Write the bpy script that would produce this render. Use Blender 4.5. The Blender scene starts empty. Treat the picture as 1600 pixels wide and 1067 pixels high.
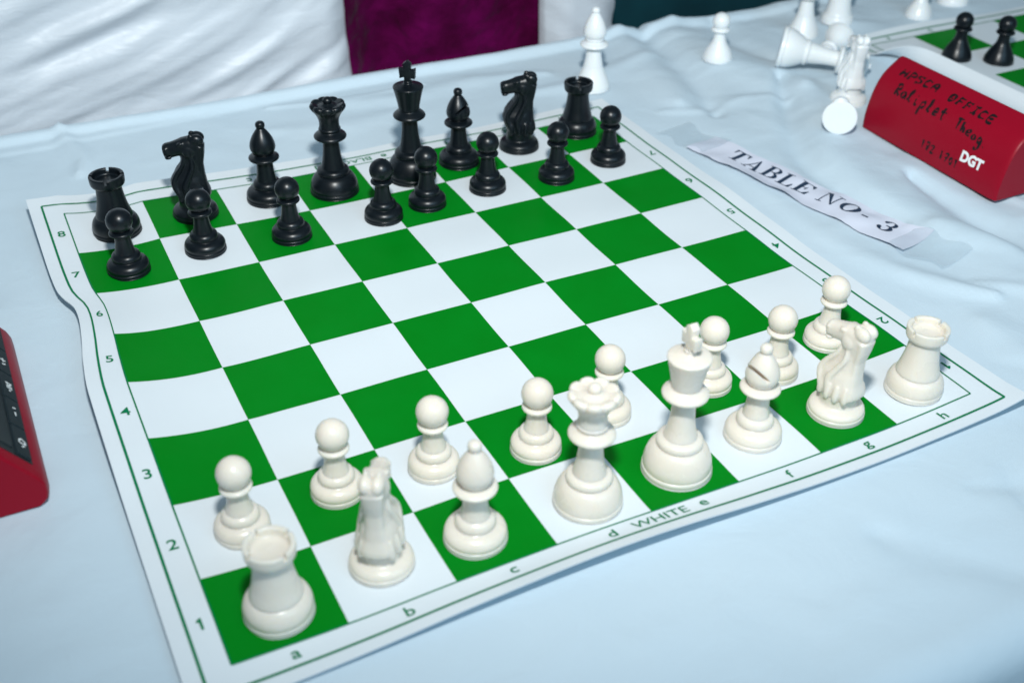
import bpy, bmesh, math, random
import numpy as np
from mathutils import Vector, Matrix, noise

sc = bpy.context.scene
COL = sc.collection
PI = math.pi
random.seed(4)

# ------------------------------------------------------------------ camera
CAM = Vector((-0.27175, -0.59173, 0.42820))
RX = Vector((0.89328238, -0.44936634, 0.01079251))
RY = Vector((-0.25070035, -0.51800164, -0.81781638))
RZ = Vector((0.37308969, 0.72783528, -0.57537804))
cd = bpy.data.cameras.new('camera')
cam = bpy.data.objects.new('camera', cd)
COL.objects.link(cam)
M = Matrix.Identity(4)
for i in range(3):
    M[i][0] = RX[i]; M[i][1] = -RY[i]; M[i][2] = -RZ[i]; M[i][3] = CAM[i]
cam.matrix_world = M
cd.sensor_width = 36.0
cd.lens = 1787.3 / 1600 * 36
cd.clip_start = 0.02
cd.clip_end = 100
cd.dof.use_dof = True
cd.dof.focus_distance = 0.76
cd.dof.aperture_fstop = 6.8
sc.camera = cam

# ------------------------------------------------------------------ light
world = bpy.data.worlds.new('World')
sc.world = world
world.use_nodes = True
bg = world.node_tree.nodes['Background']
bg.inputs[0].default_value = (0.60, 0.84, 1.0, 1)
bg.inputs[1].default_value = 0.21
ld = bpy.data.lights.new('camera_flash', 'SPOT')
ld.energy = 41.5
ld.color = (0.985, 1.0, 0.98)
ld.shadow_soft_size = 0.03
ld.spot_size = math.radians(112)
ld.spot_blend = 1.0
lo = bpy.data.objects.new('camera_flash', ld)
COL.objects.link(lo)
FL = Vector((-0.20, -0.47, 0.68))
ld.use_nodes = True
_e = ld.node_tree.nodes['Emission']
_f = ld.node_tree.nodes.new('ShaderNodeLightFalloff')
_f.inputs['Strength'].default_value = 1.0
ld.node_tree.links.new(_f.outputs['Linear'], _e.inputs['Strength'])
lo.location = FL
lo.rotation_euler = (Vector((0.29, 0.41, 0.0)) - FL).to_track_quat('-Z', 'Y').to_euler()
# cool daylight from a window behind the photographer, strongest on the near side of the table
wl = bpy.data.lights.new('window_light', 'AREA')
wl.shape = 'RECTANGLE'; wl.size = 1.4; wl.size_y = 0.9
wl.energy = 10.0
wl.color = (0.42, 0.74, 1.0)
wo = bpy.data.objects.new('window_light', wl)
COL.objects.link(wo)
wo.location = (0.25, -1.45, 1.05)
wo.rotation_euler = (Vector((0.05, -0.15, 0.0)) - Vector(wo.location)).to_track_quat('-Z', 'Y').to_euler()
sc.view_settings.view_transform = 'Standard'
sc.view_settings.look = 'None'
sc.view_settings.exposure = 0.0
sc.view_settings.gamma = 1.0
sc.cycles.max_bounces = 8

# ------------------------------------------------------------------ helpers
def mat(name, col, rough=0.5, spec=0.5, sss=0.0, sheen=0.0, coat=0.0, noise_col=None, noise_scale=40.0,
        bump=0.0, bump_scale=200.0, rough_var=0.0, trans=0.0):
    m = bpy.data.materials.new(name); m.use_nodes = True
    nt = m.node_tree; b = nt.nodes['Principled BSDF']
    b.inputs['Base Color'].default_value = (*col, 1)
    b.inputs['Roughness'].default_value = rough
    b.inputs['Specular IOR Level'].default_value = spec
    if sss:
        b.inputs['Subsurface Weight'].default_value = sss
        b.inputs['Subsurface Radius'].default_value = (1.0, 0.8, 0.55)
        b.inputs['Subsurface Scale'].default_value = 0.006
    if sheen:
        b.inputs['Sheen Weight'].default_value = sheen
        b.inputs['Sheen Roughness'].default_value = 0.4
    if coat:
        b.inputs['Coat Weight'].default_value = coat
        b.inputs['Coat Roughness'].default_value = 0.15
    if trans:
        b.inputs['Transmission Weight'].default_value = trans
    tc = nt.nodes.new('ShaderNodeTexCoord')
    if noise_col:
        n = nt.nodes.new('ShaderNodeTexNoise'); n.inputs['Scale'].default_value = noise_scale
        n.inputs['Detail'].default_value = 5
        r = nt.nodes.new('ShaderNodeValToRGB')
        r.color_ramp.elements[0].position = 0.35; r.color_ramp.elements[0].color = (*col, 1)
        r.color_ramp.elements[1].position = 0.68; r.color_ramp.elements[1].color = (*noise_col, 1)
        nt.links.new(tc.outputs['Object'], n.inputs['Vector'])
        nt.links.new(n.outputs['Fac'], r.inputs['Fac'])
        nt.links.new(r.outputs['Color'], b.inputs['Base Color'])
    if rough_var:
        n2 = nt.nodes.new('ShaderNodeTexNoise'); n2.inputs['Scale'].default_value = 60
        n2.inputs['Detail'].default_value = 6
        mr = nt.nodes.new('ShaderNodeMapRange')
        mr.inputs['To Min'].default_value = rough - rough_var; mr.inputs['To Max'].default_value = rough + rough_var
        nt.links.new(tc.outputs['Object'], n2.inputs['Vector'])
        nt.links.new(n2.outputs['Fac'], mr.inputs['Value'])
        nt.links.new(mr.outputs['Result'], b.inputs['Roughness'])
    if bump:
        n3 = nt.nodes.new('ShaderNodeTexNoise'); n3.inputs['Scale'].default_value = bump_scale
        n3.inputs['Detail'].default_value = 4
        bp = nt.nodes.new('ShaderNodeBump'); bp.inputs['Strength'].default_value = bump
        bp.inputs['Distance'].default_value = 0.001
        nt.links.new(tc.outputs['Object'], n3.inputs['Vector'])
        nt.links.new(n3.outputs['Fac'], bp.inputs['Height'])
        nt.links.new(bp.outputs['Normal'], b.inputs['Normal'])
    return m

MAT = dict(
    ivory=mat('ivory_plastic', (0.765, 0.695, 0.60), 0.28, 0.5, sss=0.55, rough_var=0.05, noise_col=(0.79, 0.72, 0.63), noise_scale=60),
    black=mat('black_plastic', (0.003, 0.0055, 0.008), 0.33, 0.36, rough_var=0.06),
    white=mat('white_plastic', (0.78, 0.80, 0.80), 0.28, 0.5, sss=0.2),
    vinyl=mat('white_vinyl', (0.685, 0.735, 0.765), 0.42, 0.3, rough_var=0.09, bump=0.1, bump_scale=900, noise_col=(0.705, 0.75, 0.78), noise_scale=9),
    green=mat('green_print', (0.0003, 0.182, 0.0085), 0.5, 0.05, bump=0.1, bump_scale=900, noise_col=(0.0003, 0.198, 0.011), noise_scale=25),
    ink=mat('dark_green_ink', (0.001, 0.17, 0.065), 0.5, 0.1),
    cloth=mat('pale_blue_cloth', (0.535, 0.64, 0.71), 0.85, 0.1, sheen=0.1, bump=0.22, bump_scale=1400, noise_col=(0.565, 0.665, 0.73), noise_scale=6),
    satin=mat('white_satin', (0.58, 0.62, 0.665), 0.42, 0.45, sheen=0.2, bump=0.08, bump_scale=900),
    velvet=mat('magenta_velvet', (0.055, 0.0006, 0.026), 0.85, 0.05, sheen=0.06, noise_col=(0.13, 0.0015, 0.07), noise_scale=22, bump=0.4, bump_scale=60),
    teal=mat('dark_teal_fabric', (0.002, 0.028, 0.038), 0.8, 0.2, noise_col=(0.003, 0.042, 0.055), noise_scale=14, bump=0.2, bump_scale=200),
    maroon=mat('dark_plum_fabric', (0.02, 0.004, 0.016), 0.8, 0.2),
    red=mat('red_plastic', (0.27, 0.001, 0.014), 0.38, 0.2, bump=0.06, bump_scale=1500, rough_var=0.05),
    panel=mat('black_panel', (0.004, 0.010, 0.014), 0.35, 0.5, rough_var=0.06),
    key=mat('black_key', (0.006, 0.014, 0.018), 0.45, 0.4),
    print=mat('white_print', (0.80, 0.82, 0.82), 0.5, 0.3),
    marker=mat('black_marker', (0.008, 0.004, 0.006), 0.5, 0.3),
    paper=mat('white_paper', (0.63, 0.65, 0.745), 0.8, 0.2, noise_col=(0.66, 0.68, 0.77), noise_scale=20),
    text=mat('printed_text', (0.02, 0.04, 0.075), 0.6, 0.2),
    seam=mat('grey_seam', (0.30, 0.36, 0.42), 0.8, 0.1),
)

def add_bump(m, scale, strength, dist, stretch=(1, 1, 1), detail=6):
    nt = m.node_tree; b = nt.nodes['Principled BSDF']
    tc = nt.nodes.new('ShaderNodeTexCoord'); mp = nt.nodes.new('ShaderNodeMapping'); mp.inputs['Scale'].default_value = stretch
    n = nt.nodes.new('ShaderNodeTexNoise'); n.inputs['Scale'].default_value = scale; n.inputs['Detail'].default_value = detail
    n.inputs['Distortion'].default_value = .6
    bp = nt.nodes.new('ShaderNodeBump'); bp.inputs['Strength'].default_value = strength; bp.inputs['Distance'].default_value = dist
    nt.links.new(tc.outputs['Object'], mp.inputs['Vector']); nt.links.new(mp.outputs[0], n.inputs['Vector'])
    nt.links.new(n.outputs['Fac'], bp.inputs['Height'])
    old = b.inputs['Normal'].links
    if old: nt.links.new(old[0].from_socket, bp.inputs['Normal'])
    nt.links.new(bp.outputs['Normal'], b.inputs['Normal'])
add_bump(MAT['cloth'], 22, .35, .004)
add_bump(MAT['satin'], 30, .35, .004, (1, 1, 2.4))
add_bump(MAT['velvet'], 38, .8, .012)
add_bump(MAT['vinyl'], 14, .12, .003)
add_bump(MAT['green'], 14, .12, .003)

def tape_mat():
    m = bpy.data.materials.new('clear_tape'); m.use_nodes = True
    nt = m.node_tree; b = nt.nodes['Principled BSDF']; out = nt.nodes['Material Output']
    b.inputs['Base Color'].default_value = (0.55, 0.66, 0.72, 1)
    b.inputs['Roughness'].default_value = 0.14
    t = nt.nodes.new('ShaderNodeBsdfTransparent')
    mx = nt.nodes.new('ShaderNodeMixShader'); mx.inputs[0].default_value = 0.22
    nt.links.new(t.outputs[0], mx.inputs[1]); nt.links.new(b.outputs[0], mx.inputs[2])
    nt.links.new(mx.outputs[0], out.inputs['Surface'])
    return m
MAT['tape'] = tape_mat()
add_bump(MAT['tape'], 60, .8, .003)

def link(o, parent=None):
    COL.objects.link(o)
    if parent is not None: o.parent = parent
    return o

def mesh_obj(name, verts, faces, m, parent=None, smooth=True, sharp=None):
    me = bpy.data.meshes.new(name)
    me.from_pydata([tuple(v) for v in verts], [], faces)
    me.validate()
    return me_obj(name, me, m, parent, smooth, sharp)

def me_obj(name, me, m, parent=None, smooth=True, sharp=None):
    if m is not None:
        me.materials.clear(); me.materials.append(MAT[m])
    if smooth:
        me.polygons.foreach_set('use_smooth', [True] * len(me.polygons))
        if sharp: me.set_sharp_from_angle(angle=math.radians(sharp))
    me.update()
    return link(bpy.data.objects.new(name, me), parent)

def tag(o, label=None, cat=None, group=None, kind=None):
    if label: o['label'] = label
    if cat: o['category'] = cat
    if group: o['group'] = group
    if kind: o['kind'] = kind
    return o

def empty(name, loc=(0, 0, 0)):
    o = bpy.data.objects.new(name, None); o.empty_display_size = 0.01
    o.location = loc
    return link(o)

def evaluated(o):
    dg = bpy.context.evaluated_depsgraph_get()
    me = bpy.data.meshes.new_from_object(o.evaluated_get(dg))
    return me

def catmull(P, sub):
    P = [np.array(q, float) for q in P]; n = len(P) - 1; out = []
    for k in range(n):
        p0 = P[max(k - 1, 0)]; p1 = P[k]; p2 = P[k + 1]; p3 = P[min(k + 2, n)]
        for s in range(sub):
            f = s / sub
            out.append(.5 * (2 * p1 + (p2 - p0) * f + (2 * p0 - 5 * p1 + 4 * p2 - p3) * f * f + (-p0 + 3 * p1 - 3 * p2 + p3) * f ** 3))
    out.append(P[-1])
    return out

def lathe_data(prof, n=56, sub=4, warp=None, smoothit=True):
    """prof in mm (r, z); open ends unless r == 0."""
    pts = catmull(prof, sub) if smoothit and len(prof) > 2 else [np.array(q, float) for q in prof]
    V, F, rings = [], [], []
    for r, z in pts:
        if r < 1e-4:
            rings.append([len(V)]); V.append((0, 0, z * 1e-3))
        else:
            idx = []
            for k in range(n):
                a = 2 * PI * k / n; rr, zz = r, z
                if warp: rr, zz = warp(r, z, a)
                idx.append(len(V)); V.append((rr * 1e-3 * math.cos(a), rr * 1e-3 * math.sin(a), zz * 1e-3))
            rings.append(idx)
    for A, B in zip(rings[:-1], rings[1:]):
        if len(A) == 1 and len(B) == 1: continue
        for k in range(n):
            k2 = (k + 1) % n
            if len(A) == 1: F.append((A[0], B[k2], B[k]))
            elif len(B) == 1: F.append((A[k], A[k2], B[0]))
            else: F.append((A[k], A[k2], B[k2], B[k]))
    return V, F

def lathe_mesh(name, prof, **kw):
    V, F = lathe_data(prof, **kw)
    me = bpy.data.meshes.new(name); me.from_pydata(V, [], F); me.validate()
    me.polygons.foreach_set('use_smooth', [True] * len(me.polygons))
    return me

def boolean_mesh(name, V, F, cutters, op='DIFFERENCE'):
    me = bpy.data.meshes.new(name); me.from_pydata(V, [], F); me.validate()
    o = bpy.data.objects.new(name, me); COL.objects.link(o)
    tmp = []
    for cv, cf in cutters:
        cm = bpy.data.meshes.new('cutter'); cm.from_pydata(cv, [], cf)
        co = bpy.data.objects.new('cutter', cm); COL.objects.link(co); tmp.append(co)
        md = o.modifiers.new('b', 'BOOLEAN'); md.object = co; md.operation = op; md.solver = 'EXACT'
    bpy.context.view_layer.update()
    res = evaluated(o)
    for t in tmp: bpy.data.objects.remove(t)
    bpy.data.objects.remove(o)
    res.polygons.foreach_set('use_smooth', [True] * len(res.polygons))
    res.set_sharp_from_angle(angle=math.radians(40))
    return res

def box_vf(c, s, rot=None):
    V = []
    for x in (-.5, .5):
        for y in (-.5, .5):
            for z in (-.5, .5):
                v = Vector((x * s[0], y * s[1], z * s[2]))
                if rot: v = rot @ v
                V.append(tuple(v + Vector(c)))
    F = [(0, 1, 3, 2), (4, 6, 7, 5), (0, 4, 5, 1), (2, 3, 7, 6), (0, 2, 6, 4), (1, 5, 7, 3)]
    return V, F

# ------------------------------------------------------------------ tablecloth (the surface everything stands on)
SQ = 0.057
TX0, TX1, TY0, TY1 = -0.95, 1.25, -0.360, 0.402

FOLDS = [  # polyline, width, height (m): soft folds in the cloth
    ([(.44, .235), (.39, .15), (.352, .085), (.342, .032), (.345, -.04)], .010, -.0075),
    ([(.455, .21), (.41, .14), (.378, .075), (.365, .02), (.37, -.05), (.40, -.14)], .020, .005),
    ([(.385, .40), (.377, .36), (.367, .309), (.352, .24), (.335, .19)], .012, -.006),
    ([(.355, .40), (.345, .34), (.335, .28), (.315, .22)], .018, .006),
    ([(.42, .395), (.41, .33), (.415, .27), (.44, .20)], .026, .006),
    ([(.47, .39), (.46, .33), (.47, .28)], .012, -.005),
    ([(.36, -.06), (.375, -.12), (.365, -.20), (.33, -.27)], .022, .005),
    ([(.41, .02), (.405, -.05), (.40, -.11), (.41, -.2)], .010, -.007),
    ([(.30, -.17), (.29, -.25), (.24, -.33)], .022, .0025),
    ([(.235, -.235), (.215, -.27), (.19, -.31)], .008, -.0016),
    ([(.10, -.29), (.13, -.33), (.18, -.37)], .010, -.002),
    ([(-.207, .40), (-.203, .37), (-.198, .335), (-.205, .31)], .006, .0045),
    ([(-.27, .36), (-.30, .29), (-.31, .2)], .020, .004),
    ([(-.29, .13), (-.285, .05), (-.30, -.02)], .022, .003),
    ([(.02, .36), (.09, .345), (.17, .355), (.24, .34)], .010, .003),
    ([(.20, .305), (.25, .30), (.30, .32), (.36, .33)], .010, .003),
    ([(-.05, .33), (.02, .31), (.08, .32)], .010, .002),
    ([(.62, .36), (.60, .30), (.64, .24)], .02, .004),
    ([(.29, .215), (.33, .20), (.38, .205), (.42, .19)], .005, .0022),
    ([(.33, -.13), (.365, -.17), (.39, -.23)], .005, .0020),
    ([(.17, -.285), (.21, -.30), (.25, -.30)], .005, -.0014),
    ([(.455, .06), (.445, .0), (.46, -.07)], .005, .0022),
    ([(.27, -.20), (.30, -.245), (.30, -.29)], .005, -.0016),
    ([(-.03, .375), (.05, .362), (.12, .366)], .004, .0016),
    ([(.27, .12), (.278, .06), (.272, -.02), (.29, -.09), (.33, -.15)], .010, .004),
]
_F = []
for pl, w, h in FOLDS:
    pts = catmull(pl, 8)
    _F.append((np.array(pts), w, h))

def cloth_z(X, Y):
    Z = np.zeros_like(X)
    for pts, w, h in _F:
        d2 = np.full(X.shape, 1e9)
        n = len(pts)
        for i in range(n - 1):
            a, b = pts[i], pts[i + 1]; ab = b - a; L = ab @ ab
            t = np.clip(((X - a[0]) * ab[0] + (Y - a[1]) * ab[1]) / L, 0, 1)
            dx = X - a[0] - t * ab[0]; dy = Y - a[1] - t * ab[1]
            taper = np.sin(PI * np.clip(((i + t) / (n - 1)) * .9 + .05, 0, 1))
            d = (dx * dx + dy * dy) / np.maximum(taper, .15) ** 1.2
            d2 = np.minimum(d2, d)
        Z += h * np.exp(-d2 / (2 * w * w))
    return Z

def board_mask(X, Y, x0=-.262, x1=.268, y0=-.262, y1=.275, f=.03):
    dx = np.maximum(np.maximum(x0 - X, X - x1), 0); dy = np.maximum(np.maximum(y0 - Y, Y - y1), 0)
    return np.clip(np.sqrt(dx * dx + dy * dy) / f, 0, 1)

def cloth_height(X, Y):
    w = board_mask(X, Y) * board_mask(X, Y, .56, 1.1, -.2, .29, .03)
    Z = cloth_z(X, Y)
    flat = X.ravel(); fy = Y.ravel()
    nz = np.array([noise.noise(Vector((x * 9, y * 7, 1.3))) * .0016 + noise.noise(Vector((x * 26 + y * 9, y * 12 - x * 5, 7.7))) * .0011
                   + max(0, noise.noise(Vector((x * 14 - y * 10, y * 30 + x * 6, 3.1))) - .15) * .0035
                   + (.35 - abs(noise.noise(Vector((x * 17 + y * 6, y * 13 - x * 9, 13.0))))) * .0022 + (.3 - abs(noise.noise(Vector((x * 31 - y * 18, y * 35 + x * 8, 23.0))))) * .0010 for x, y in zip(flat, fy)]).reshape(X.shape)
    right = np.clip((X - .25) / .1, .45, 1)
    Z = Z + nz * right
    return np.maximum(Z * w, -.007)

nx, ny = 560, 250
xs = np.linspace(TX0, TX1, nx); ys = np.concatenate([np.linspace(TY0, .355, ny - 44)[:-1], np.linspace(.355, TY1, 45)])
X, Y = np.meshgrid(xs, ys, indexing='ij')
Zc = cloth_height(X, Y)
# hem: the doubled edge stands a little proud along the far side
hem = np.exp(-(np.abs(Y - (.3945 + .0015 * np.sin(X * 21))) / .0075) ** 3)
step = 1 / (1 + np.exp(-(Y - (.383 + .004 * np.sin(X * 9 + 1) + np.clip(X, -.2, .5) * .03)) / .0015))
Zc = Zc + .0055 * hem + .002 * step
rows = []
# drape on the near side, then the top, then the far side drop
def drape(side, y_edge, zedge):
    out = []
    r = .022 if side < 0 else .012
    for k in range(1, 6):
        a = k / 5 * PI / 2
        out.append((y_edge + side * r * math.sin(a), zedge - r * (1 - math.cos(a)), 0.0))
    for k in range(1, 14):
        out.append((y_edge + side * (r + .0), zedge - r - k * .05, k / 13))
    return out
V, F = [], []
near = drape(-1, TY0, 0); far = drape(1, TY1, 0)
nrow = len(near) + ny + len(far)
for i in range(nx):
    x = xs[i]
    wob = lambda f: .03 * f ** .6 * noise.noise(Vector((x * 6, f * 1.5, 2.0))) + .02 * f * math.sin(x * 24 + 2 * noise.noise(Vector((x * 3, 0, 0))))
    for (y, z, f) in reversed(near):
        V.append((x, y - abs(wob(f)) - .01 * f, z + Zc[i, 0]))
    for j in range(ny):
        V.append((x, ys[j], Zc[i, j]))
    for (y, z, f) in far:
        V.append((x, y + .5 * abs(wob(f)), z + Zc[i, -1]))
for i in range(nx - 1):
    for j in range(nrow - 1):
        a = i * nrow + j; F.append((a, a + nrow, a + nrow + 1, a + 1))
cloth = mesh_obj('tablecloth', V, F, 'cloth')
tag(cloth, 'pale blue creased cloth covering the whole long table', 'tablecloth')

def cz(x, y):
    a = min(max((x - TX0) / (TX1 - TX0) * (nx - 1), 0), nx - 1.001); b = min(float(np.interp(y, ys, np.arange(ny))), ny - 1.001)
    i, j = int(a), int(b); a -= i; b -= j
    return float(Zc[i, j] * (1 - a) * (1 - b) + Zc[i + 1, j] * a * (1 - b) + Zc[i, j + 1] * (1 - a) * b + Zc[i + 1, j + 1] * a * b)

# ------------------------------------------------------------------ vinyl boards
KU = [-.40, 0, 1, 2, 3, 4, 5, 6, 7, 8, 8.45]
KV = [-.38, 0, 1, 2, 3, 4, 5, 6, 7, 8, 8.45]
ZM = np.zeros((11, 11))   # [u][v] in mm
ZM[0] = [1.2, 1.3, 2.5, 4.2, 8.2, 10.5, 8.6, 6.2, 7.5, 11.0, 14.0]
ZM[1] = [1.8, 1.3, 2.6, 4.0, 7.0, 8.0, 6.7, 5.0, 6.3, 10.0, 13.0]
ZM[2] = [3.0, 0.0, 0.0, 0.0, 0.4, 0.6, 0.4, 1.0, 4.0, 7.0, 9.0]
ZM[3] = [6.0, 1.2, 0.0, 0.0, 0.0, 0.5, 0.4, 0.0, 2.2, 4.0, 5.0]
ZM[4] = [8.4, 1.7, 1.8, 0.5, 0.3, 0.2, 0.2, 0.0, 0.3, 1.6, 3.0]
ZM[5] = [8.8, 1.7, 0.8, 0.0, 0.0, 0.0, 0.2, 0.0, 0.0, 1.0, 2.0]
ZM[6] = [5.2, 0.4, 0.3, 0.0, 0.0, 0.4, 0.4, 0.0, 0.0, 1.4, 3.0]
ZM[7] = [3.2, 0.0, 0.2, 0.0, 0.0, 0.2, 0.0, 0.0, 0.2, 0.8, 1.5]
ZM[8] = [3.2, 0.3, 0.5, 0.4, 0.0, 0.0, 0.0, 0.0, 1.0, 0.8, 1.0]
ZM[9] = [5.0, 3.4, 3.2, 1.8, 0.6, 0.4, 0.8, 0.6, 0.4, 0.6, 1.0]
ZM[10] = [9.0, 6.0, 4.0, 3.0, 1.5, 2.0, 3.2, 1.5, 0.8, 1.2, 2.0]
DX = np.zeros(11)         # sideways pull of the left edge, in squares, along v
DXV = [-.4, 3.9, 4.5, 5.0, 5.45, 5.75, 5.95, 6.15, 6.5, 7, 9]
DXX = [0, 0, .045, .11, .15, .14, .075, .025, .005, 0, 0]

def herm(K, Y_, x):
    x = min(max(x, K[0]), K[-1])
    k = 0
    while k < len(K) - 2 and x > K[k + 1]: k += 1
    h = K[k + 1] - K[k]; t = (x - K[k]) / h
    def slope(i):
        if i == 0: return (Y_[1] - Y_[0]) / (K[1] - K[0])
        if i == len(K) - 1: return (Y_[-1] - Y_[-2]) / (K[-1] - K[-2])
        return (Y_[i + 1] - Y_[i - 1]) / (K[i + 1] - K[i - 1])
    m0, m1 = slope(k) * h, slope(k + 1) * h
    return (2 * t ** 3 - 3 * t * t + 1) * Y_[k] + (t ** 3 - 2 * t * t + t) * m0 + (-2 * t ** 3 + 3 * t * t) * Y_[k + 1] + (t ** 3 - t * t) * m1

def surf_main(u, v, off=0.0):
    col = [herm(KV, ZM[i], v) for i in range(11)]
    if u < 1:
        t = 1 - u
        z = col[2] * max(0, 1 - t) + (col[1] * t ** 2.1 if t < 1 else col[1] + (col[0] - col[1] + 1.2) * (t - 1) / .4)
    else:
        z = herm(KU, col, u)
    z = max(z, 0.0) * 1e-3
    z += .0005 * (1 + noise.noise(Vector((u * 1.1, v * .9, 3.0)))) + .00025 * (1 + math.sin(v * 5.2 + .6 * math.sin(u)))
    w = max(0.0, min(1.0, (0.45 - u) / .8)) ** 1.3
    dx = herm(DXV, DXX, v) * w
    # a soft wave along the near and far edges
    dy = 0.0
    if v < .3:
        dy += (.3 - v) * .03 * math.sin(u * 1.05 - 1.5)
    if v > 7.9:
        dy += (v - 7.9) * .12 * math.sin(u * .9)
    return Vector(((u + dx - 4) * SQ, (v + dy - 4) * SQ, z + .0012 + off))

B2X, B2Y = 14.17, 0.60    # second board's a1 corner, in squares of the first
def second_base(u, v):
    k = max(0.0, min(1.0, (7.75 - v) / 1.5)); k = k * k * (3 - 2 * k)
    x, z = u, 0.0
    ph, rad, d = math.radians(128) * k, .17, .12 - u
    if d > 0 and ph > .01:
        if d < rad * ph:
            x = .12 - rad * math.sin(d / rad); z = rad * (1 - math.cos(d / rad))
        else:
            e = d - rad * ph
            x = .12 - rad * math.sin(ph) - e * math.cos(ph); z = rad * (1 - math.cos(ph)) + e * math.sin(ph)
    z *= SQ
    z += .004 * max(0, (v - 8.0) / .45) ** 2 * (1 + math.sin(u * 1.3))
    return Vector(((x + B2X - 4) * SQ, (v + B2Y - 4) * SQ, z + .0012))
def surf_second(u, v, off=0.0):
    p = second_base(u, v)
    if not off: return p
    n = (second_base(u + .01, v) - second_base(u - .01, v)).cross(second_base(u, v + .01) - second_base(u, v - .01)).normalized()
    return p + n * off

def strip(surf, path, wid, off, parent, name, m):
    """a ribbon printed along a path in board coordinates"""
    V, F = [], []
    n = len(path)
    for i, (u, v) in enumerate(path):
        a = path[max(i - 1, 0)]; b = path[min(i + 1, n - 1)]
        t = Vector((b[0] - a[0], b[1] - a[1])).normalized(); nn = Vector((-t.y, t.x)) * wid / 2
        V.append(surf(u + nn.x, v + nn.y, off)); V.append(surf(u - nn.x, v - nn.y, off))
    for i in range(n - 1):
        F.append((2 * i, 2 * i + 1, 2 * i + 3, 2 * i + 2))
    return mesh_obj(name, V, F, m, parent)

def frame_lines(surf, e, wid, parent, u0=0, u1=8, v0=0, v1=8):
    lo_u, hi_u, lo_v, hi_v = u0 - e, u1 + e, v0 - e, v1 + e
    N = 56
    def seg(a, b): return [(a[0] + (b[0] - a[0]) * i / N, a[1] + (b[1] - a[1]) * i / N) for i in range(N + 1)]
    for a, b in (((lo_u, lo_v), (hi_u, lo_v)), ((hi_u, lo_v), (hi_u, hi_v)), ((hi_u, hi_v), (lo_u, hi_v)), ((lo_u, hi_v), (lo_u, lo_v))):
        strip(surf, seg(a, b), wid, .00034, parent, 'border_line', 'ink')

def make_board(surf, u0, u1, v0, v1, label, step=.1):
    nu = int((u1 - u0) / step) + 1; nv = int((v1 - v0) / step) + 1
    U = np.linspace(u0, u1, nu); W = np.linspace(v0, v1, nv)
    V, F = [], []
    th = -.0009
    for off in (0, th):
        for a in U:
            for b in W: V.append(surf(a, b, off))
    o2 = nu * nv
    idx = lambda i, j, l=0: l * o2 + i * nv + j
    for i in range(nu - 1):
        for j in range(nv - 1):
            F.append((idx(i, j), idx(i + 1, j), idx(i + 1, j + 1), idx(i, j + 1)))
            F.append((idx(i, j, 1), idx(i, j + 1, 1), idx(i + 1, j + 1, 1), idx(i + 1, j, 1)))
    for i in range(nu - 1):
        F.append((idx(i, 0), idx(i, 0, 1), idx(i + 1, 0, 1), idx(i + 1, 0)))
        F.append((idx(i, nv - 1), idx(i + 1, nv - 1), idx(i + 1, nv - 1, 1), idx(i, nv - 1, 1)))
    for j in range(nv - 1):
        F.append((idx(0, j), idx(0, j + 1), idx(0, j + 1, 1), idx(0, j, 1)))
        F.append((idx(nu - 1, j), idx(nu - 1, j, 1), idx(nu - 1, j + 1, 1), idx(nu - 1, j + 1)))
    o = mesh_obj('chess_board', V, F, 'vinyl', None, True, 50)
    tag(o, label, 'chess board', 'roll-up vinyl chess boards')
    return o

def dark_squares(surf, parent, files=range(8), ranks=range(8), n=10):
    for f in files:
        for r in ranks:
            if (f + r) % 2: continue
            V, F = [], []
            for i in range(n + 1):
                for j in range(n + 1): V.append(surf(f + i / n, r + j / n, .00018))
            for i in range(n):
                for j in range(n):
                    a = i * (n + 1) + j; F.append((a, a + n + 1, a + n + 2, a + 1))
            mesh_obj('green_square', V, F, 'green', parent)

_TXT = {('1', .012): ([(-.06, 0, 0), (.06, 0, 0), (.06, .72, 0), (-.02, .72, 0), (-.06, .56, 0), (-.17, .58, 0), (-.17, .50, 0), (-.06, .46, 0)], [(0, 1, 2, 4), (4, 2, 3), (3, 5, 6, 4), (4, 6, 7)])}
def text_mesh(s, bold=0.0):
    if (s, bold) in _TXT: return _TXT[(s, bold)]
    c = bpy.data.curves.new('t', 'FONT'); c.body = s; c.align_x = 'CENTER'; c.size = 1.0
    c.offset = bold; c.fill_mode = 'FRONT' if hasattr(c, 'fill_mode') else c.fill_mode
    c.dimensions = '2D'; c.resolution_u = 5
    o = bpy.data.objects.new('t', c); COL.objects.link(o)
    bpy.context.view_layer.update()
    me = evaluated(o)
    V = [tuple(v.co) for v in me.vertices]; F = [tuple(q.vertices) for q in me.polygons]
    bpy.data.objects.remove(o); bpy.data.meshes.remove(me)
    _TXT[(s, bold)] = (V, F)
    return V, F

def board_text(surf, s, u, v, size, rot, parent, name, bold=.012, wide=1.0, cap=.72):
    V, F = text_mesh(s, bold)
    mid = cap * .5
    ca, sa = math.cos(rot), math.sin(rot)
    W = []
    for x, y, z in V:
        x *= size * wide; y = (y - mid) * size
        W.append(surf(u + x * ca - y * sa, v + x * sa + y * ca, .0003))
    o = mesh_obj(name, W, F, 'ink', parent, smooth=False)
    return o

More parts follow.
